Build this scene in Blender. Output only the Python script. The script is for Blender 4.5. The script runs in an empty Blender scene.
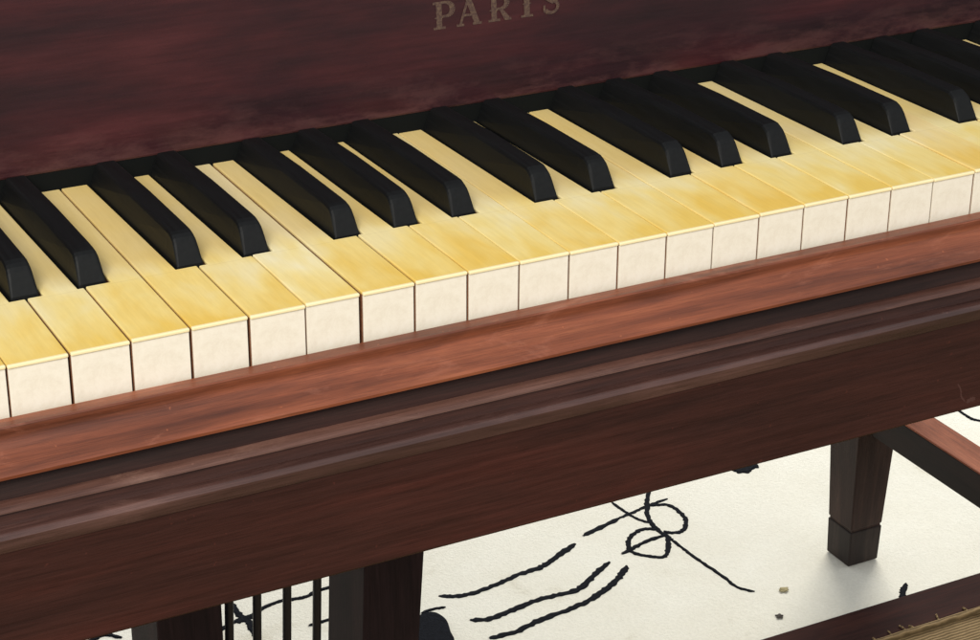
import bpy, bmesh, math, random
from mathutils import Vector, Matrix, noise
R = math.radians
SC = bpy.context.scene
random.seed(7)

# ---------------------------------------------------------------- camera
CAM = Vector((-0.1622, -0.6815, 0.3285)); YAW, PIT, ROL = -0.4864, -0.4279, 0.0062
cd = bpy.data.cameras.new("camera"); cam = bpy.data.objects.new("camera", cd)
SC.collection.objects.link(cam); SC.camera = cam
fw = Vector((-math.sin(YAW)*math.cos(PIT), math.cos(YAW)*math.cos(PIT), math.sin(PIT)))
r0 = Vector((math.cos(YAW), math.sin(YAW), 0)); u0 = r0.cross(fw)
rt = r0*math.cos(ROL)+u0*math.sin(ROL); up = -r0*math.sin(ROL)+u0*math.cos(ROL)
M = Matrix((rt, up, -fw)).transposed().to_4x4(); M.translation = CAM
cam.matrix_world = M
cd.sensor_width = 36; cd.lens = 36*2079.8/980; cd.clip_start = 0.02; cd.clip_end = 100

# ---------------------------------------------------------------- light
W = bpy.data.worlds.new("World"); SC.world = W; W.use_nodes = True
bg = W.node_tree.nodes["Background"]
bg.inputs[0].default_value = (0.93, 0.96, 1.0, 1); bg.inputs[1].default_value = 0.56
SC.view_settings.view_transform = 'Standard'; SC.view_settings.look = 'None'
SC.view_settings.exposure = 0.3; SC.view_settings.gamma = 1.0
def area(name, loc, target, sx, sy, power, col):
    d = bpy.data.lights.new(name, 'AREA'); d.shape = 'RECTANGLE'; d.size = sx; d.size_y = sy
    d.energy = power; d.color = col
    o = bpy.data.objects.new(name, d); SC.collection.objects.link(o)
    o.location = loc
    o.rotation_euler = (Vector(target)-Vector(loc)).to_track_quat('-Z', 'Y').to_euler()
    return o
area('window_light_front', (-1.2, -1.8, 1.75), (0.2, 0, 0), 1.4, 1.4, 66, (1.0, 0.955, 0.87))
area('window_light_back', (2.4, 2.6, 1.4), (0.8, 0.7, -0.66), 1.6, 1.6, 78, (1.0, 0.955, 0.87))

# ---------------------------------------------------------------- helpers
def tag(o, label=None, cat=None, group=None, kind=None):
    if label: o['label'] = label
    if cat: o['category'] = cat
    if group: o['group'] = group
    if kind: o['kind'] = kind
    return o
def empty(name, loc):
    o = bpy.data.objects.new(name, None); SC.collection.objects.link(o); o.location = loc
    o.empty_display_size = .02
    return o
WLOC = {}
def obj(name, bm, mat, parent=None, loc=(0, 0, 0), smooth=False, bevel=0, seg=2):
    """bm is built in coordinates local to loc (world position)"""
    me = bpy.data.meshes.new(name); bm.normal_update(); bm.to_mesh(me); bm.free()
    for m in (mat if isinstance(mat, (list, tuple)) else [mat]): me.materials.append(getattr(m, "m", m))
    if smooth:
        for p in me.polygons: p.use_smooth = True
    o = bpy.data.objects.new(name, me); SC.collection.objects.link(o)
    wl = Vector(loc); WLOC[o] = wl
    if parent:
        o.parent = parent
        wp = WLOC.get(parent, parent.location)
        o.location = wl-wp
    else: o.location = wl
    if bevel:
        b = o.modifiers.new('bevel', 'BEVEL'); b.width = bevel; b.segments = seg; b.limit_method = 'ANGLE'
        b.angle_limit = R(30); b.harden_normals = False
    return o
def box(bm, x0, x1, y0, y1, z0, z1, mi=0):
    v = [bm.verts.new(c) for c in ((x0,y0,z0),(x1,y0,z0),(x1,y1,z0),(x0,y1,z0),(x0,y0,z1),(x1,y0,z1),(x1,y1,z1),(x0,y1,z1))]
    for f in ((3,2,1,0),(4,5,6,7),(0,1,5,4),(1,2,6,5),(2,3,7,6),(3,0,4,7)):
        q = bm.faces.new([v[i] for i in f]); q.material_index = mi
    return v
def frustum(bm, cx, cy, z0, w0, z1, w1, dx=0, dy=0):
    def ring(z, w, ox, oy): return [bm.verts.new((cx+ox+a*w/2, cy+oy+b*w/2, z)) for a, b in ((-1,-1),(1,-1),(1,1),(-1,1))]
    a = ring(z0, w0, dx, dy); b = ring(z1, w1, 0, 0)
    bm.faces.new(a[::-1]); bm.faces.new(b)
    for i in range(4): bm.faces.new((a[i], a[(i+1)%4], b[(i+1)%4], b[i]))
def prism_x(bm, prof, x0, x1, n=1):
    """closed (y,z) profile, anticlockwise seen from +x, swept along x"""
    rings = [[bm.verts.new((x0+(x1-x0)*k/n, y, z)) for y, z in prof] for k in range(n+1)]
    m = len(prof)
    for k in range(n):
        for i in range(m):
            bm.faces.new((rings[k][i], rings[k][(i+1)%m], rings[k+1][(i+1)%m], rings[k+1][i]))
    bm.faces.new(rings[0][::-1]); bm.faces.new(rings[-1])
    bmesh.ops.recalc_face_normals(bm, faces=bm.faces)
def prism_z(bm, poly, z0, z1):
    a = [bm.verts.new((x, y, z0)) for x, y in poly]; b = [bm.verts.new((x, y, z1)) for x, y in poly]
    n = len(poly)
    bm.faces.new(a[::-1]); bm.faces.new(b)
    for i in range(n): bm.faces.new((a[i], a[(i+1)%n], b[(i+1)%n], b[i]))
    bmesh.ops.recalc_face_normals(bm, faces=bm.faces)
def tube(bm, pts, r, n=10):
    rings = []
    for i, p in enumerate(pts):
        p = Vector(p); a = Vector(pts[max(i-1, 0)]); b = Vector(pts[min(i+1, len(pts)-1)])
        d = (b-a).normalized(); s = d.orthogonal().normalized() if i == 0 else (s-d*s.dot(d)).normalized()
        t = d.cross(s)
        rings.append([bm.verts.new(p+(s*math.cos(2*math.pi*k/n)+t*math.sin(2*math.pi*k/n))*r) for k in range(n)])
    for i in range(len(rings)-1):
        for k in range(n): bm.faces.new((rings[i][k], rings[i][(k+1)%n], rings[i+1][(k+1)%n], rings[i+1][k]))
    bm.faces.new(rings[0][::-1]); bm.faces.new(rings[-1])

# ---------------------------------------------------------------- materials
class Mat:
    def __init__(s, name, rough=.5, spec=.5):
        s.m = bpy.data.materials.new(name); s.m.use_nodes = True
        s.nt = s.m.node_tree; s.b = s.nt.nodes['Principled BSDF']
        s.b.inputs['Roughness'].default_value = rough
        s.b.inputs['Specular IOR Level'].default_value = spec
    def n(s, t, **kw):
        q = s.nt.nodes.new(t)
        for k, v in kw.items():
            if k in q.inputs.keys(): q.inputs[k].default_value = v
            else: setattr(q, k, v)
        return q
    def l(s, a, b): s.nt.links.new(a, b)
    def coords(s, scale=(1,1,1), kind='Object', loc=(0,0,0)):
        tc = s.n('ShaderNodeTexCoord'); mp = s.n('ShaderNodeMapping')
        mp.inputs['Scale'].default_value = scale; mp.inputs['Location'].default_value = loc
        s.l(tc.outputs[kind], mp.inputs['Vector']); return mp.outputs['Vector']
    def noise(s, vec, scale, detail=4, rough=.6, dist=0):
        q = s.n('ShaderNodeTexNoise'); q.inputs['Scale'].default_value = scale; q.inputs['Detail'].default_value = detail
        q.inputs['Roughness'].default_value = rough; q.inputs['Distortion'].default_value = dist
        s.l(vec, q.inputs['Vector']); return q.outputs['Fac']
    def ramp(s, fac, stops):
        q = s.n('ShaderNodeValToRGB'); e = q.color_ramp.elements
        while len(e) < len(stops): e.new(.5)
        for el, (p, c) in zip(e, stops):
            el.position = p; el.color = (*c, 1) if len(c) == 3 else c
        s.l(fac, q.inputs['Fac']); return q.outputs['Color']
    def mix(s, fac, a, b, mode='MIX'):
        q = s.n('ShaderNodeMix', data_type='RGBA', blend_type=mode)
        for i, v in ((0, fac), (6, a), (7, b)):
            if hasattr(v, 'is_linked') or hasattr(v, 'links'): s.l(v, q.inputs[i])
            else: q.inputs[i].default_value = v if i == 0 else (*v, 1)
        return q.outputs[2]
    def math(s, op, a, b=None, c=None, clamp=False):
        q = s.n('ShaderNodeMath', operation=op); q.use_clamp = clamp
        for i, v in enumerate((a, b, c)):
            if v is None: continue
            if hasattr(v, 'links'): s.l(v, q.inputs[i])
            else: q.inputs[i].default_value = v
        return q.outputs[0]
    def bump(s, h, strength, dist):
        q = s.n('ShaderNodeBump'); q.inputs['Strength'].default_value = strength; q.inputs['Distance'].default_value = dist
        s.l(h, q.inputs['Height']); s.l(q.outputs[0], s.b.inputs['Normal'])
    def color(s, c): s.l(c, s.b.inputs['Base Color'])
    def rough(s, r): s.l(r, s.b.inputs['Roughness'])
def G(r, g, b):   # sRGB 0-255 -> linear
    f = lambda c: ((c/255+.055)/1.055)**2.4 if c > 10 else c/255/12.92
    return (f(r), f(g), f(b))

def wood(name, dark, mid, light, sx=(3, 30, 30), rough=.42, grain=60, wear=None, wearamt=0.0, spec=.5, axis='x', lo=.32, hi=.7):
    m = Mat(name, rough, spec)
    sc = {'x': (1, 9, 9), 'y': (9, 1, 9), 'z': (9, 9, 1)}[axis]
    sc2 = {'x': (1, 30, 30), 'y': (30, 1, 30), 'z': (30, 30, 1)}[axis]
    v = m.coords(sc); big = m.noise(v, 5, 5, .62, .6)
    v2 = m.coords(sc2); fine = m.noise(v2, grain/4, 5, .7, .3)
    c = m.ramp(big, [(lo, dark), (.5, mid), (hi, light)])
    c = m.mix(.75, c, m.ramp(fine, [(.3, (.55, .52, .5)), (.7, (1.3, 1.3, 1.3))]), 'MULTIPLY')
    if wear:
        vw = m.coords({'x': (1, 3, 3), 'y': (3, 1, 3), 'z': (3, 3, 1)}[axis])
        wv = m.noise(vw, 16, 8, .72, 1.2)
        fac = m.ramp(wv, [(.55, (0, 0, 0)), (.72, (wearamt,)*3)])
        c = m.mix(fac, c, wear)
    v3 = m.coords({'x': (1, 60, 60), 'y': (60, 1, 60), 'z': (60, 60, 1)}[axis]); pores = m.noise(v3, 55, 3, .75, .05)
    c = m.mix(.8, c, m.ramp(pores, [(.36, (.62, .58, .56)), (.48, (1, 1, 1)), (.70, (1.12, 1.12, 1.12))]), 'MULTIPLY')
    v4 = m.coords((1, 1, 1)); sp1 = m.noise(v4, 330, 2, .5)
    c = m.mix(m.ramp(sp1, [(.73, (0, 0, 0)), (.78, (.2, .2, .2))]), c, tuple(min(1, k*2.2) for k in light))
    m.color(c)
    m.rough(m.math('MULTIPLY_ADD', fine, .25, rough-.12))
    m.bump(fine, .25, .0006)
    return m

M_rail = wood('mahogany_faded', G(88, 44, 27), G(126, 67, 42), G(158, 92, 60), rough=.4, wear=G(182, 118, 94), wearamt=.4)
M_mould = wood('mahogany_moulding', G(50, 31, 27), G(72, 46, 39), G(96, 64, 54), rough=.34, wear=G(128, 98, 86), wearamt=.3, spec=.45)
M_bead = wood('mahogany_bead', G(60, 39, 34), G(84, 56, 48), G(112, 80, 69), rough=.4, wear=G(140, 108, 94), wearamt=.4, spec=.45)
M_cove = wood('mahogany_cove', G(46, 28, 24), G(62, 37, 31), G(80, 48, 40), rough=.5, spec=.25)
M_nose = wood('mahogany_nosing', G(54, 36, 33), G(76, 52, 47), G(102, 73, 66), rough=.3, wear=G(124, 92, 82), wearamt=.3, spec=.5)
M_recess = wood('mahogany_recess', G(34, 21, 18), G(44, 27, 23), G(58, 33, 28), rough=.55, spec=.2)  # dark finish, with the shade under the key slip put into its colour
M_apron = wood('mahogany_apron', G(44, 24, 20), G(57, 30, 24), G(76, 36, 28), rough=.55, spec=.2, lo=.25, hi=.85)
M_leg = wood('mahogany_leg', G(44, 33, 30), G(57, 43, 38), G(73, 55, 48), rough=.6, spec=.2, axis='z')
M_stretch_lit = wood('mahogany_stretcher_lit', G(128, 74, 54), G(160, 98, 74), G(178, 112, 84), rough=.7, axis='y', spec=.1)  # stretcher wood for the top face, light falling on it painted into the colour
M_stretch_shade = wood('mahogany_stretcher_shade', G(26, 20, 18), G(34, 26, 24), G(44, 32, 28), rough=.6, axis='y', spec=.2)  # same wood for the sides, their shade painted into the colour
M_foot = wood('worn_foot', G(34, 29, 27), G(46, 39, 36), G(60, 50, 45), rough=.6, spec=.2, axis='z')
M_lyre = wood('ebonised_lyre', G(33, 24, 24), G(44, 31, 31), G(56, 38, 37), rough=.75, axis='z', spec=.2)
M_rod = Mat('blackened_rod', .4); M_rod.b.inputs['Base Color'].default_value = (.012, .012, .014, 1)
M_strip = wood('dark_floor_strip', G(40, 24, 22), G(52, 30, 27), G(66, 38, 32), rough=.8, spec=.08)

# fallboard: old varnish, mottled, bloomed and worn off near the bottom edge
m = Mat('fallboard_varnish', .45, .25)
v = m.coords((1, 1, 4.5)); streak = m.noise(v, 8, 6, .55, .15)
c = m.ramp(streak, [(.30, G(32, 19, 22)), (.45, G(46, 23, 27)), (.58, G(60, 27, 30)), (.74, G(76, 36, 38))])
v = m.coords((1, 1, 16)); f2 = m.noise(v, 22, 6, .7, .1)
c = m.mix(.7, c, m.ramp(f2, [(.3, (.68, .66, .68)), (.7, (1.25, 1.22, 1.22))]), 'MULTIPLY')
tc = m.n('ShaderNodeTexCoord'); sp = m.n('ShaderNodeSeparateXYZ'); m.l(tc.outputs['Object'], sp.inputs[0])
v = m.coords((1, 1, 3.2), loc=(3.1, 0, 0)); blot = m.noise(v, 24, 9, .72, .15)
edge = m.math('SUBTRACT', 1.0, m.math('DIVIDE', sp.outputs['Z'], .026), clamp=True)
wf = m.math('MULTIPLY', m.ramp(m.math('ADD', blot, m.math('MULTIPLY', edge, .18)), [(.57, (0, 0, 0)), (.72, (1, 1, 1))]), edge)
c = m.mix(m.math('MULTIPLY', wf, .32, clamp=True), c, G(112, 74, 70))
m.color(c); m.rough(m.math('MULTIPLY_ADD', f2, .35, .25)); m.bump(f2, .15, .0005)
M_fall = m
m = Mat('worn_gilt', .55); gv = m.noise(m.coords(), 900, 5, .8)
m.color(m.ramp(gv, [(.38, G(60, 38, 36)), (.5, G(80, 58, 48)), (.68, G(104, 84, 64))])); M_gilt = m
m = Mat('black_felt', .95, .1); m.b.inputs['Base Color'].default_value = (.006, .007, .007, 1); M_felt = m

# ivory: honey yellow, stained more deeply at the front corners; each key has its own hue offset (object colour)
m = Mat('aged_ivory', .42, .35)
tc = m.n('ShaderNodeTexCoord'); sp = m.n('ShaderNodeSeparateXYZ'); m.l(tc.outputs['Object'], sp.inputs[0])
oi = m.n('ShaderNodeObjectInfo')
add = m.n('ShaderNodeVectorMath', operation='ADD'); m.l(tc.outputs['Object'], add.inputs[0])
rs = m.n('ShaderNodeVectorMath', operation='SCALE'); m.l(oi.outputs['Location'], rs.inputs[0]); rs.inputs['Scale'].default_value = 37
m.l(rs.outputs[0], add.inputs[1])
sm = m.n('ShaderNodeVectorMath', operation='MULTIPLY'); m.l(add.outputs[0], sm.inputs[0]); sm.inputs[1].default_value = (1.4, .6, 1)
cl = m.noise(sm.outputs[0], 50, 3, .45, .3)
st = m.n('ShaderNodeVectorMath', operation='MULTIPLY'); m.l(add.outputs[0], st.inputs[0]); st.inputs[1].default_value = (1, .07, 1)
gr = m.noise(st.outputs[0], 520, 4, .7, .1)
yy = m.math('DIVIDE', sp.outputs['Y'], .055, clamp=False)
front = m.math('SUBTRACT', 1.0, yy, clamp=True)
tailf = m.math('MULTIPLY', m.math('SUBTRACT', yy, 1.0), 3.0, clamp=True)
fac = m.math('ADD', m.math('MULTIPLY', front, .30), m.math('MULTIPLY', cl, .9))
xx = m.math('DIVIDE', sp.outputs['X'], .0235)
fac = m.math('ADD', fac, m.math('MULTIPLY', m.math('MULTIPLY', xx, front), .12))
c = m.ramp(fac, [(.34, G(244, 230, 182)), (.58, G(242, 219, 146)), (.84, G(236, 202, 108))])
c = m.mix(m.math('MULTIPLY', tailf, .75), c, G(226, 200, 138))
c = m.mix(1.0, c, m.ramp(gr, [(.3, (.94, .93, .90)), (.7, (1.04, 1.04, 1.04))]), 'MULTIPLY')
c = m.mix(1.0, c, oi.outputs['Color'], 'MULTIPLY')
dx_ = m.noise(m.coords(), 260, 5, .75, .3)
c = m.mix(m.ramp(dx_, [(.66, (0, 0, 0)), (.76, (.35, .35, .35))]), c, G(176, 138, 84))
jt = m.math('LESS_THAN', m.math('ABSOLUTE', m.math('SUBTRACT', sp.outputs['Y'], .0535)), .00018)
c = m.mix(m.math('MULTIPLY', jt, .15), c, G(150, 112, 66))
lip = m.math('LESS_THAN', sp.outputs['Y'], .0007)
c = m.mix(m.math('MULTIPLY', lip, .75), c, G(248, 236, 196))
m.color(c); m.rough(m.math('MULTIPLY_ADD', cl, .2, .38)); m.bump(gr, .08, .0002)
M_ivory = m
m = Mat('key_front_celluloid', .5, .35)
v = m.coords(kind='Object'); d = m.noise(v, 160, 6, .8, .4); d2 = m.noise(m.coords(), 900, 3, .7)
c = m.ramp(d, [(.3, G(228, 218, 198)), (.55, G(239, 231, 213)), (.8, G(243, 236, 220))])
c = m.mix(m.ramp(d2, [(.70, (0, 0, 0)), (.78, (.5, .5, .5))]), c, G(196, 174, 146))
m.color(c); M_front = m
M_keywood = wood('key_wood', G(110, 70, 46), G(140, 92, 62), G(166, 112, 78), rough=.7, axis='y')
m = Mat('ebony', .5, .2)
e = m.noise(m.coords((40, 2, 40)), 12, 5, .7)
m.color(m.ramp(e, [(.3, (.0032, .0037, .0041)), (.7, (.0066, .0074, .0082))])); m.rough(m.math('MULTIPLY_ADD', e, .3, .40)); m.bump(e, .12, .0003)
M_ebony = m

# rug
m = Mat('white_wool', .95, .1)
v = m.coords(); a = m.noise(v, 9, 6, .6, .4); b = m.noise(v, 420, 3, .7)
c = m.ramp(a, [(.28, G(208, 202, 182)), (.42, G(236, 233, 219)), (.7, G(242, 240, 228))])
c = m.mix(1, c, m.ramp(b, [(.3, (.93, .93, .92)), (.7, (1.03, 1.03, 1.03))]), 'MULTIPLY')
m.color(c); m.bump(b, .5, .002); M_rug = m
m = Mat('black_wool', .95, .1); b = m.noise(m.coords(), 500, 3, .7)
m.color(m.ramp(b, [(.3, G(12, 13, 18)), (.7, G(26, 29, 36))])); m.bump(b, .6, .002); M_ink = m
m = Mat('floor_screed', .8, .3); a = m.noise(m.coords(), 4, 8, .65)
m.color(m.ramp(a, [(.3, G(150, 140, 122)), (.7, G(182, 172, 152))])); M_floor = m
m = Mat('straw', .85, .2)
w = m.n('ShaderNodeTexWave'); w.wave_type = 'BANDS'; w.bands_direction = 'Y'
w.inputs['Scale'].default_value = 90; w.inputs['Distortion'].default_value = 2.5; w.inputs['Detail'].default_value = 3
m.l(m.coords(), w.inputs['Vector']); a = m.noise(m.coords(), 60, 5, .7)
c = m.ramp(w.outputs['Fac'], [(.1, G(104, 86, 58)), (.8, G(150, 126, 90))])
c = m.mix(.6, c, m.ramp(a, [(.3, (.7, .68, .64)), (.7, (1.2, 1.2, 1.2))]), 'MULTIPLY')
m.color(c); m.bump(w.outputs['Fac'], .5, .003); M_straw = m

# ---------------------------------------------------------------- the setting
FZ = -.66
bm = bmesh.new(); box(bm, -3.5, 4.5, -3, 5, -.05, 0); o = obj('floor', bm, M_floor, None, (0, 0, FZ-.006)); tag(o, kind='structure')

# white rug with its tufted black line drawing
rug = empty('rug', (1.0, 1.8, FZ-.006)); tag(rug, 'white wool rug with loose black line drawings under the piano', 'rug')
bm = bmesh.new(); box(bm, -1.9, 1.9, -1.262, 1.4, 0, .006); obj('rug_pile', bm, M_rug, rug, (1.0, 1.8, FZ-.006))
def smooth_line(p, n=7):
    out = []
    P = [p[0]]+list(p)+[p[-1]]
    for i in range(1, len(P)-2):
        for k in range(n):
            t = k/n; a, b, c, d = (Vector(q) for q in P[i-1:i+3])
            out.append(.5*((2*b)+(-a+c)*t+(2*a-5*b+4*c-d)*t*t+(-a+3*b-3*c+d)*t**3))
    out.append(Vector(p[-1])); return out
def stroke_bm(pts, w, z, seed):
    bm = bmesh.new(); rnd = random.Random(seed)
    L = smooth_line(pts, 8); vs = []
    for i, p in enumerate(L):
        d = (L[min(i+1, len(L)-1)]-L[max(i-1, 0)])
        d = d.normalized() if d.length else Vector((1, 0)); nn = Vector((-d.y, d.x))
        e = min(1, .35+min(i, len(L)-1-i)*.25)
        a = w/2*e*(1+rnd.uniform(-.3, .3)); b = w/2*e*(1+rnd.uniform(-.3, .3))
        vs.append([bm.verts.new((*(p+nn*a), 0)), bm.verts.new((*(p+nn*a*.6), z)), bm.verts.new((*(p-nn*b*.6), z)), bm.verts.new((*(p-nn*b), 0))])
    for i in range(len(vs)-1):
        for k in range(3): bm.faces.new((vs[i][k], vs[i][k+1], vs[i+1][k+1], vs[i+1][k]))
    bmesh.ops.recalc_face_normals(bm, faces=bm.faces)
    if bm.faces[1].normal.z < 0: bmesh.ops.reverse_faces(bm, faces=bm.faces)
    return bm
STROKES = [(0.0054, [(0.5357, 0.7325), (0.551, 0.7246), (0.5696, 0.7231), (0.5953, 0.7274), (0.6181, 0.7328)]), (0.0064, [(0.6137, 0.7321), (0.6385, 0.7336), (0.6594, 0.742), (0.6886, 0.7558)]), (0.0056, [(0.7021, 0.7647), (0.7259, 0.771), (0.7515, 0.7783)]), (0.0038, [(0.7478, 0.7777), (0.766, 0.7808), (0.7862, 0.7855), (0.81, 0.7885)]), (0.0062, [(0.5424, 0.6852), (0.5582, 0.6791), (0.5827, 0.682), (0.6085, 0.6865), (0.6278, 0.6859), (0.6517, 0.686), (0.6757, 0.6995), (0.7002, 0.7134)]), (0.0062, [(0.5441, 0.6522), (0.5696, 0.6506), (0.5964, 0.6574), (0.6251, 0.6602), (0.6472, 0.6644), (0.6733, 0.6749), (0.6942, 0.6863), (0.7108, 0.7003)]), (0.0033, [(0.7586, 0.8081), (0.7605, 0.7861), (0.7635, 0.7697), (0.7703, 0.7563)]), (0.0047, [(0.8032, 0.8109), (0.7872, 0.7892), (0.7745, 0.7665), (0.7702, 0.7458), (0.7716, 0.7275), (0.7716, 0.7195)]), (0.0036, [(0.7719, 0.7225), (0.7731, 0.703), (0.7745, 0.679), (0.7785, 0.6467), (0.7799, 0.6238), (0.7894, 0.6101)]), (0.0047, [(0.7878, 0.7847), (0.8035, 0.7783), (0.8066, 0.7625), (0.8026, 0.7439), (0.7896, 0.7302), (0.7786, 0.7319), (0.7737, 0.7376)]), (0.0046, [(0.7703, 0.7425), (0.7597, 0.7496), (0.7444, 0.7454), (0.7321, 0.7334), (0.728, 0.7183), (0.7371, 0.7059), (0.749, 0.6983), (0.7609, 0.7092), (0.7716, 0.7275)]), (0.0046, [(0.7173, 0.72), (0.7366, 0.7256), (0.7517, 0.7297), (0.7728, 0.7308)]), (0.0035, [(0.5095, 0.714), (0.5198, 0.7157), (0.533, 0.7132)]), (0.0044, [(0.3377, 0.7637), (0.351, 0.7731), (0.3651, 0.7777), (0.3728, 0.7785), (0.3809, 0.7801), (0.3892, 0.7854), (0.407, 0.7889), (0.4163, 0.7871), (0.4307, 0.7851), (0.4426, 0.7889), (0.4741, 0.7902)]), (0.0061, [(0.3678, 0.81), (0.3674, 0.7836), (0.3704, 0.7726), (0.3683, 0.7549), (0.3682, 0.7456)]), (0.0035, [(0.4142, 0.7406), (0.4269, 0.7412), (0.4526, 0.7422)]), (0.0078, [(0.3605, 0.7753), (0.3681, 0.7761), (0.3777, 0.7784)]), (0.0043, [(0.2359, 0.8008), (0.2453, 0.8063), (0.2551, 0.8072), (0.2648, 0.7963)]), (0.0043, [(0.2142, 0.7973), (0.2412, 0.8054)]), (0.0037, [(1.182, 0.8144), (1.1815, 0.7961), (1.182, 0.7863), (1.1883, 0.7764)]), (0.0054, [(0.8984, 0.5392), (0.9071, 0.5496), (0.9179, 0.5592)]), (0.0109, [(0.8998, 0.8171), (0.9026, 0.8052), (0.9102, 0.8025), (0.9261, 0.8083)])]
BLOB = [(0.499, 0.704), (0.5091, 0.7093), (0.5189, 0.7063), (0.5224, 0.692), (0.5177, 0.6738), (0.5111, 0.657), (0.4836, 0.6646)]

for i, (w, pts) in enumerate(STROKES):
    o0 = Vector(pts[0]); q = [(Vector(a)-o0) for a in pts]
    obj('drawn_line', stroke_bm(q, w*1.08, .0004+.00003*i, i), M_ink, rug, (o0.x, o0.y, FZ+.0002))
bm = bmesh.new(); o0 = Vector(BLOB[0]); L = smooth_line([Vector(a)-o0 for a in BLOB]+[Vector((0, 0))], 6)[:-1]
prism_z(bm, [(q.x, q.y) for q in L], 0, .003); obj('drawn_blot', bm, M_ink, rug, (o0.x, o0.y, FZ+.0002))

# dark wooden strip that edges the rug, straw mat in front of it
bm = bmesh.new(); box(bm, -1.9, 1.9, -.0228, .0228, -.006, .0050)
o = obj('floor_strip', bm, M_strip, None, (1.0, .5155, FZ), bevel=.0015)
tag(o, 'dark brown wooden edging strip between the white rug and the straw mat', 'edging strip')
mat_ = empty('straw_mat', (1.0, .1, FZ-.006)); tag(mat_, 'tan woven straw mat with a frayed edge against the dark edging strip', 'mat')
bm = bmesh.new(); box(bm, -1.9, 1.9, -1.2, .388, 0, .009); obj('mat_weave', bm, M_straw, mat_, (1.0, .1, FZ-.006))
bm = bmesh.new(); rnd = random.Random(3)
tube(bm, [(-1.9+k*.02, rnd.uniform(-.0006, .0006), rnd.uniform(-.0004, .0004)) for k in range(191)], .0034, 8)
obj('mat_binding', bm, M_straw, mat_, (1.0, .489, FZ+.0045), smooth=True)
bm = bmesh.new(); x = -1.9
while x < 1.9:
    l = rnd.uniform(.004, .010); s = rnd.uniform(-.004, .004)
    tube(bm, [(x, 0, 0), (x+s*.5, l*.6, .0012), (x+s, l, .0008)], rnd.uniform(.0005, .0011), 6); x += rnd.uniform(.006, .034)
o = obj('frayed_thread', bm, M_straw, mat_, (1.0, .490, FZ+.0052)); o['kind'] = 'stuff'

# crumbs on the rug
def crumb(name, label, loc, r, mat, seed):
    bm = bmesh.new(); bmesh.ops.create_icosphere(bm, subdivisions=3, radius=r)
    for v in bm.verts:
        k = noise.noise(v.co*420+Vector((seed, 0, 0))); v.co *= 1+1.1*k; v.co.z *= .14
    tag(obj(name, bm, mat, None, (loc[0], loc[1], FZ+r*.35), smooth=True), label, 'debris')
m = Mat('dry_leaf', .8); m.b.inputs['Base Color'].default_value = (*G(158, 146, 104), 1); M_leafc = m
m = Mat('dark_crumb', .8); m.b.inputs['Base Color'].default_value = (*G(44, 34, 24), 1); M_dark = m
crumb('dry_leaf_fragment', 'pale yellowish dry leaf fragment lying on the rug by the piano leg', (.8134, .6), .0036, M_leafc, 4)
crumb('debris_crumb', 'small dark brown crumb on the white rug near its dark edging', (.7857, .566), .0030, M_dark, 11)

# ---------------------------------------------------------------- the piano
S = .0235
X0, X1 = -13*S, 39*S         # the 88-key span
piano = empty('piano', (X0, 0, FZ)); tag(piano, 'old mahogany piano with yellowed white keys and black keys, lettered PARIS', 'piano')
H, DB, KH = .0566, .1640, .0194
dC, dF = .0025, .0039
BW, BH = .0110, .0120
OFF = {1: -dC, 2: dC, 4: -dF, 5: 0, 6: dF}
def black_x(b):
    k = (b-3) % 7
    return b*S+OFF[k] if k in OFF else None
DZ = {0:-.5,1:-.4,2:.2,3:.2,4:.1,5:.4,6:.3,7:.7,8:.5,9:.2,10:-.2,11:-.4,12:-.5,13:-.4,14:-.1,15:.1,16:.1,17:.2,18:-.2}
rk = random.Random(21)
TONE = {0:(1,.97,.86), 1:(1,1,.98), 2:(1,.98,.9), 3:(1,.96,.84), 4:(1,.98,.92), 5:(1.03,1.08,1.28), 6:(1,.98,.92), 7:(1,.97,.86), 8:(1,.96,.84), 9:(1.01,1.03,1.06), 10:(1,.97,.88), 11:(1,.99,.94), 12:(1,1,.98), 13:(1,.97,.86), 14:(1,.95,.82), 15:(1,.98,.88), 16:(1,1,.95), 17:(1.01,1.03,1.06), 18:(1.01,1.03,1.06)}
WIDE = {6: .00060, 1: .0003, 3: .0003, 4: .0003}     # gaps that have opened up
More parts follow.
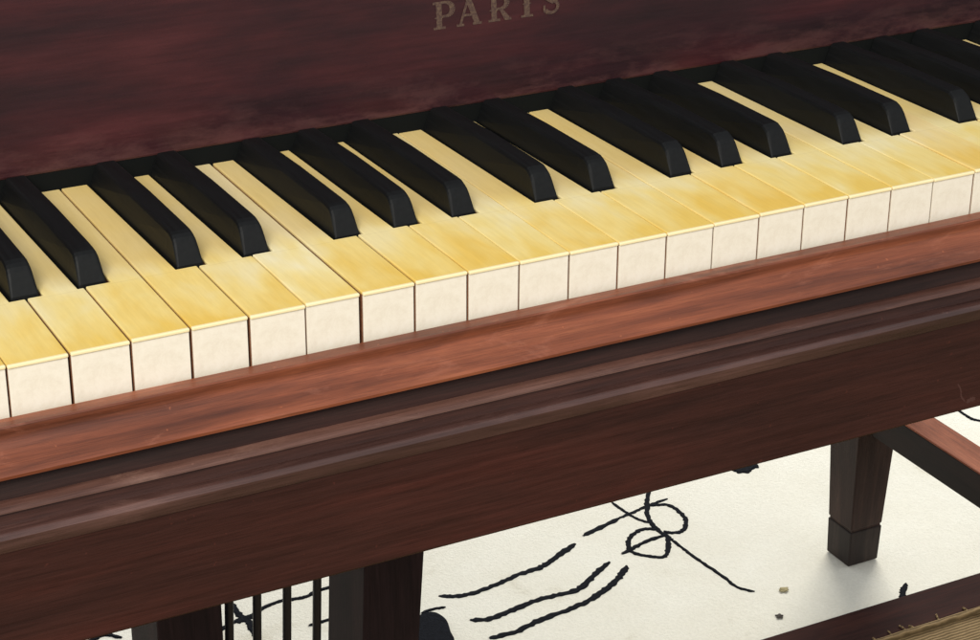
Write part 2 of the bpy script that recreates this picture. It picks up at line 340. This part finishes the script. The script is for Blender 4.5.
for i in range(-13, 39):
    gl = .00022+WIDE.get(i, rk.uniform(0, .00018)); gr_ = .00022+WIDE.get(i+1, rk.uniform(0, .00018))*.6
    xa, xb = i*S+gl, (i+1)*S-gr_
    bl, br = black_x(i), black_x(i+1)
    if i == -13: bl = None
    if i == 38: br = None
    ta = xa if bl is None else bl+.0068
    tb = xb if br is None else br-.0066; tbb = tb if br is None else br-.0088
    dz = DZ.get(i, rk.uniform(-.4, .4))*.001*.8; dy = rk.uniform(-.0003, .0003)
    poly = [(xa, 0), (xb, 0)]
    if tb < xb: poly += [(xb, H-.0012), (tb, H-.0012)]
    poly += [(tbb, DB), (ta, DB)]
    if ta > xa: poly += [(ta, H-.0012), (xa, H-.0012)]
    base = Vector((i*S, dy, -KH))
    loc = lambda p, e=0: [(x-base.x, y) for x, y in p]
    bm = bmesh.new(); ins = [(x, y+.0012 if y == 0 else y) for x, y in loc(poly)]
    prism_z(bm, ins, -.004, KH-.0016+dz)
    key = obj('white_key', bm, M_keywood, piano, base)
    bm = bmesh.new(); prism_z(bm, [(x, y-.0006 if y == 0 else y) for x, y in loc(poly)], 0, .0015)
    top = obj('key_top', bm, M_ivory, key, base+Vector((0, 0, KH-.0015+dz)), bevel=.0005, seg=3)
    t = TONE.get(i, (1, rk.uniform(.96, 1.01), rk.uniform(.85, 1.0))); top.color = (*t, 1)
    bm = bmesh.new(); box(bm, xa-base.x+.0002, xb-base.x-.0002, .0001, .0011, -.004, KH-.0016+dz)
    obj('key_front', bm, M_front, key, base, bevel=.0002)
for b in range(-12, 39):
    x = black_x(b)
    if x is None: continue
    x += rk.uniform(-.0003, .0003); hz = BH+rk.uniform(-.0004, .0004)
    tilt = rk.uniform(-.0004, .0004)
    bm = bmesh.new()
    # sections along y: (y, half-width at base, half-width at top, height)
    secs = [(0, .92, .92, -.003), (.0004, 1, .99, .0004), (.0042, 1, .93, .0068), (.0054, 1, .905, .0086), (.0068, 1, .885, .0101), (.0085, 1, .865, .0111), (.0108, 1, .855, hz-.0002), (.0150, 1, .85, hz), (.06, 1, .85, hz-.0004), (.1062, 1, .85, hz-.0021)]
    rings = []
    for y, wb, wt, h in secs:
        a, t = BW/2*wb, BW/2*wt; e = min(.0013, max(0, h+.003)*.2); al = a+.0024*max(0, y-.006)/.1
        pr = [(-al, -.004), (a, -.004), (a, min(0, h-.0006)), (t+.0001, h-e), (t-e*.35, h-e*.3), (t-e, h), (-t+e, h), (-t+e*.35, h-e*.3), (-t-.0001, h-e), (-al, min(0, h-.0006))]
        rings.append([bm.verts.new((px+tilt*y*9, y, pz)) for px, pz in pr])
    n = len(rings[0])
    for a, c_ in zip(rings, rings[1:]):
        for k in range(n): bm.faces.new((a[k], a[(k+1) % n], c_[(k+1) % n], c_[k]))
    bm.faces.new(rings[0]); bm.faces.new(rings[-1][::-1])
    bmesh.ops.recalc_face_normals(bm, faces=bm.faces)
    obj('black_key', bm, M_ebony, piano, (x, H, 0), bevel=.0002, seg=1)

XL, XR = X0-.045, X1+.045
XM = XR-XL
def swept(name, prof, mat, bev=.0008, smooth=True, parent=piano, x0=XL, x1=XR):
    bm = bmesh.new(); prism_x(bm, prof, 0, x1-x0, 60)
    o = obj(name, bm, mat, parent, (x0, 0, 0), bevel=0, smooth=False)
    o.data.polygons.foreach_set('use_smooth', [smooth]*len(o.data.polygons)); o.data.set_sharp_from_angle(angle=R(38))
    return o
# key slip: narrow top ledge, groove, then a sloping ogee face
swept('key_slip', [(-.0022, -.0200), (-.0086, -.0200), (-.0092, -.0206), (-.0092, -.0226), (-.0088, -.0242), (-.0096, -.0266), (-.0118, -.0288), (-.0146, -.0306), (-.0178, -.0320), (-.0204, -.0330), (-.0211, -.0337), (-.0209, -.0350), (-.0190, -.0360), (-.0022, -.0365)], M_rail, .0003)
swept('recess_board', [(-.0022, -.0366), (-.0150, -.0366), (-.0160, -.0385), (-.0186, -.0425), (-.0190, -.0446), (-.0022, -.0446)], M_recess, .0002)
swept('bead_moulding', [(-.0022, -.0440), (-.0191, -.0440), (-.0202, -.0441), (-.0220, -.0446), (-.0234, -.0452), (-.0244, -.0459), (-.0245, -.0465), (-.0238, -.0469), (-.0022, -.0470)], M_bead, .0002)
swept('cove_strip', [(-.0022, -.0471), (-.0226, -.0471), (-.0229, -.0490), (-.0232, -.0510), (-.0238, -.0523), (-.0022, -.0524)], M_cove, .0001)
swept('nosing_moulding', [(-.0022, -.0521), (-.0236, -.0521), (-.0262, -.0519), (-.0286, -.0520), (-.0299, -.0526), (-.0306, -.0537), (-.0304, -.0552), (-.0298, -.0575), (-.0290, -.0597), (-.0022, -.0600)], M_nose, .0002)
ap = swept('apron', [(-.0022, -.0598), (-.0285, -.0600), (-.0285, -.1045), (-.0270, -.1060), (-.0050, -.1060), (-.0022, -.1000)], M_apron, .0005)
# pale scuff on the apron towards the right
m = Mat('bare_scuff', .7, .2); m.b.inputs['Base Color'].default_value = (*G(74, 47, 41), 1)
bm = stroke_bm([(0, 0), (.0022, -.0035), (.0030, -.0070), (.0056, -.0105)], .0008, .00005, 5)
bmesh.ops.rotate(bm, verts=bm.verts, cent=(0, 0, 0), matrix=Matrix.Rotation(R(90), 3, 'X'))
obj('scuff_mark', bm, m, ap, (.4246, -.02852, -.0905))
bm = stroke_bm([(0, 0), (.0030, .0010), (.0050, .0006)], .0022, .00005, 9)
bmesh.ops.rotate(bm, verts=bm.verts, cent=(0, 0, 0), matrix=Matrix.Rotation(R(90), 3, 'X'))
obj('scuff_mark', bm, m, ap, (.4310, -.02852, -.1015))
# felt strip and fallboard
swept('felt_strip', [(DB+.0006, -.004), (DB+.0046, -.004), (DB+.0046, .0100), (DB+.0006, .0092)], M_felt, .0002, x0=X0-.001, x1=X1+.001)
bm = bmesh.new(); prism_x(bm, [(-.0005, 0), (.0175, 0), (.040, .28), (.0205, .28)], 0, X1-X0+.002, 40)
fall = obj('fallboard', bm, M_fall, piano, (X0-.001, .1645, .0082), bevel=.0012)
SL = .021/.28
# raised-flat lettering PARIS with slab serifs and mid spurs
cnt = [0]
def quad(bm, pts):
    cnt[0] += 1; d = -.00004*cnt[0]/8
    vs = [bm.verts.new((x, d, z)) for x, z in pts]; bm.faces.new(vs)
def bar(bm, x0, z0, x1, z1, w0, w1=None):
    w1 = (w1 or w0)*1.3; w0 = w0*1.3; dx, dz = x1-x0, z1-z0; L = math.hypot(dx, dz); nx, nz = -dz/L, dx/L
    quad(bm, [(x0-nx*w0/2, z0-nz*w0/2), (x1-nx*w1/2, z1-nz*w1/2), (x1+nx*w1/2, z1+nz*w1/2), (x0+nx*w0/2, z0+nz*w0/2)])
def arc(bm, cx, cz, rx, rz, a0, a1, w0, w1, n=14):
    P = [(cx+rx*math.cos(R(a0+(a1-a0)*k/n)), cz+rz*math.sin(R(a0+(a1-a0)*k/n))) for k in range(n+1)]
    for k in range(n):
        t = math.sin(math.pi*(k+.5)/n); bar(bm, *P[k], *P[k+1], w0+(w1-w0)*t)
def serif(bm, x, z, w=.34): bar(bm, x-w/2, z, x+w/2, z, .07)
def spur(bm, x, z): quad(bm, [(x-.17, z), (x, z-.09), (x+.17, z), (x, z+.09)])
def L_P(bm):
    bar(bm, .22, 0, .22, 1, .15); serif(bm, .22, .035, .42); serif(bm, .16, .965, .3); spur(bm, .22, .42)
    bar(bm, .22, .965, .45, .965, .07); bar(bm, .22, .45, .45, .45, .07); arc(bm, .45, .708, .24, .257, 90, -90, .07, .15)
def L_A(bm):
    bar(bm, .12, .03, .42, 1, .07); bar(bm, .42, 1, .72, .03, .15); serif(bm, .12, .035, .28); serif(bm, .72, .035, .32); bar(bm, .22, .38, .62, .38, .07)
    serif(bm, .42, 1.0, .2)
def L_R(bm):
    L_P(bm); bar(bm, .45, .45, .68, .05, .08, .16); serif(bm, .72, .035, .22)
def L_I(bm):
    bar(bm, .3, 0, .3, 1, .16); serif(bm, .3, .035, .44); serif(bm, .3, .965, .44); spur(bm, .3, .5)
def L_S(bm):
    arc(bm, .38, .74, .23, .225, 30, 250, .08, .13); arc(bm, .38, .27, .25, .235, 80, -150, .13, .08)
    bar(bm, .30, .56, .50, .44, .15); bar(bm, .60, .72, .60, .95, .06); bar(bm, .13, .08, .13, .34, .06)
zb = .0470; hl = .0128
for fn, cxw in ((L_P, .2613), (L_A, .2737), (L_R, .2903), (L_I, .3068), (L_S, .3188)):
    bm = bmesh.new(); fn(bm)
    zc = zb-.0082
    for v in bm.verts:
        x, d, z = v.co; lx = (x-.40)*.0150; lz = z*hl
        v.co = (lx, d + SL*lz, lz)
    bmesh.ops.recalc_face_normals(bm, faces=bm.faces)
    for f in bm.faces:
        if f.normal.y > 0: f.normal_flip()
    o = obj('lettering', bm, M_gilt, fall, (cxw, .1645-.0005-.00015+SL*zc, zb))

# case: key bed, cheeks, back body
bm = bmesh.new(); box(bm, 0, XM, 0, .66, -.0585, -.0005); obj('key_bed', bm, M_apron, piano, (XL, -.0018, -.0400-.0005), bevel=.001)
for xa, xb in ((XL, X0-.0015), (X1+.0015, XR)):
    bm = bmesh.new(); box(bm, 0, xb-xa, 0, .658, 0, .33); obj('cheek', bm, M_apron, piano, (xa, .0002, -.0402), bevel=.004)
bm = bmesh.new(); box(bm, 0, X1-X0, 0, .42, 0, .30); obj('case_body', bm, M_apron, piano, (X0, .2350, -.0402), bevel=.003)
bm = bmesh.new(); box(bm, 0, X1-X0, 0, .05, 0, .022); obj('key_rest_block', bm, M_felt, piano, (X0, .172, -.0402))

# legs, side stretchers
def leg(cx, cy):
    bm = bmesh.new(); frustum(bm, 0, 0, .039, .0345, .561, .0735)
    l = obj('leg', bm, M_leg, piano, (cx, cy, FZ), bevel=.0012)
    bm = bmesh.new(); frustum(bm, 0, 0, .001, .0330, .0365, .0348); obj('foot', bm, M_foot, l, (cx, cy, FZ), bevel=.0012)
    bm = bmesh.new(); frustum(bm, 0, 0, .0360, .0322, .040, .0322); obj('ankle', bm, M_leg, l, (cx, cy, FZ))
for cx in (X0-.01, .9045):
    leg(cx, .6215); leg(cx, .035)
    bm = bmesh.new(); box(bm, -.0150, .0150, 0, .530, 0, .0295)
    for f in bm.faces:
        if abs(f.normal.x) > .5 or f.calc_center_median().x in (-.015, .015): pass
    s_ = obj('stretcher', bm, M_stretch_shade, piano, (cx, .060, -.5180), bevel=.001)
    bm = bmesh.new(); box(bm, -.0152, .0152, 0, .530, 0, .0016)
    obj('stretcher_lit_top', bm, M_stretch_lit, s_, (cx, .060, -.4884), bevel=.0004)  # upper face of the stretcher, coloured as if brightly lit

# pedal lyre hanging under the key bed
lz0, lz1 = -.62, -.099
ly = bmesh.new(); box(ly, .160, .360, 0, .074, -.009, .012)
lyre = obj('pedal_lyre', ly, M_lyre, piano, (0, .372, -.111), bevel=.002)
for xa, xb, s in ((.1674, .2102, 1), (.3086, .3518, -1)):
    bm = bmesh.new()
    def ring(z):
        k = (z+.3737)/.07*.0045
        a_, b_ = (xa+(0 if s > 0 else k*.6), xb+(k if s < 0 else 0))
        return [bm.verts.new((x-xa, y, z+.099)) for x, y in ((a_, .0), (b_, .0), (b_, .058), (a_, .058))]
    rr = [ring(z) for z in (-.62, -.46, -.3737, -.12)]
    for a, c_ in zip(rr, rr[1:]):
        for k in range(4): bm.faces.new((a[k], a[(k+1) % 4], c_[(k+1) % 4], c_[k]))
    bm.faces.new(rr[0][::-1]); bm.faces.new(rr[-1]); bmesh.ops.recalc_face_normals(bm, faces=bm.faces)
    obj('lyre_post', bm, M_lyre, lyre, (xa, .38, -.099), bevel=.0015)
for x in (.2189, .2379, .2586, .2796):
    bm = bmesh.new(); tube(bm, [(.0045, 0, 0), (0, 0, -.25), (-.0095, 0, -.50)], .0029, 12)
    obj('lyre_rod', bm, M_rod, lyre, (x, .39, -.12), smooth=True)
bm = bmesh.new(); box(bm, 0, .20, 0, .07, 0, .028); obj('pedal_box', bm, M_lyre, lyre, (.15, .36, -.645), bevel=.003)
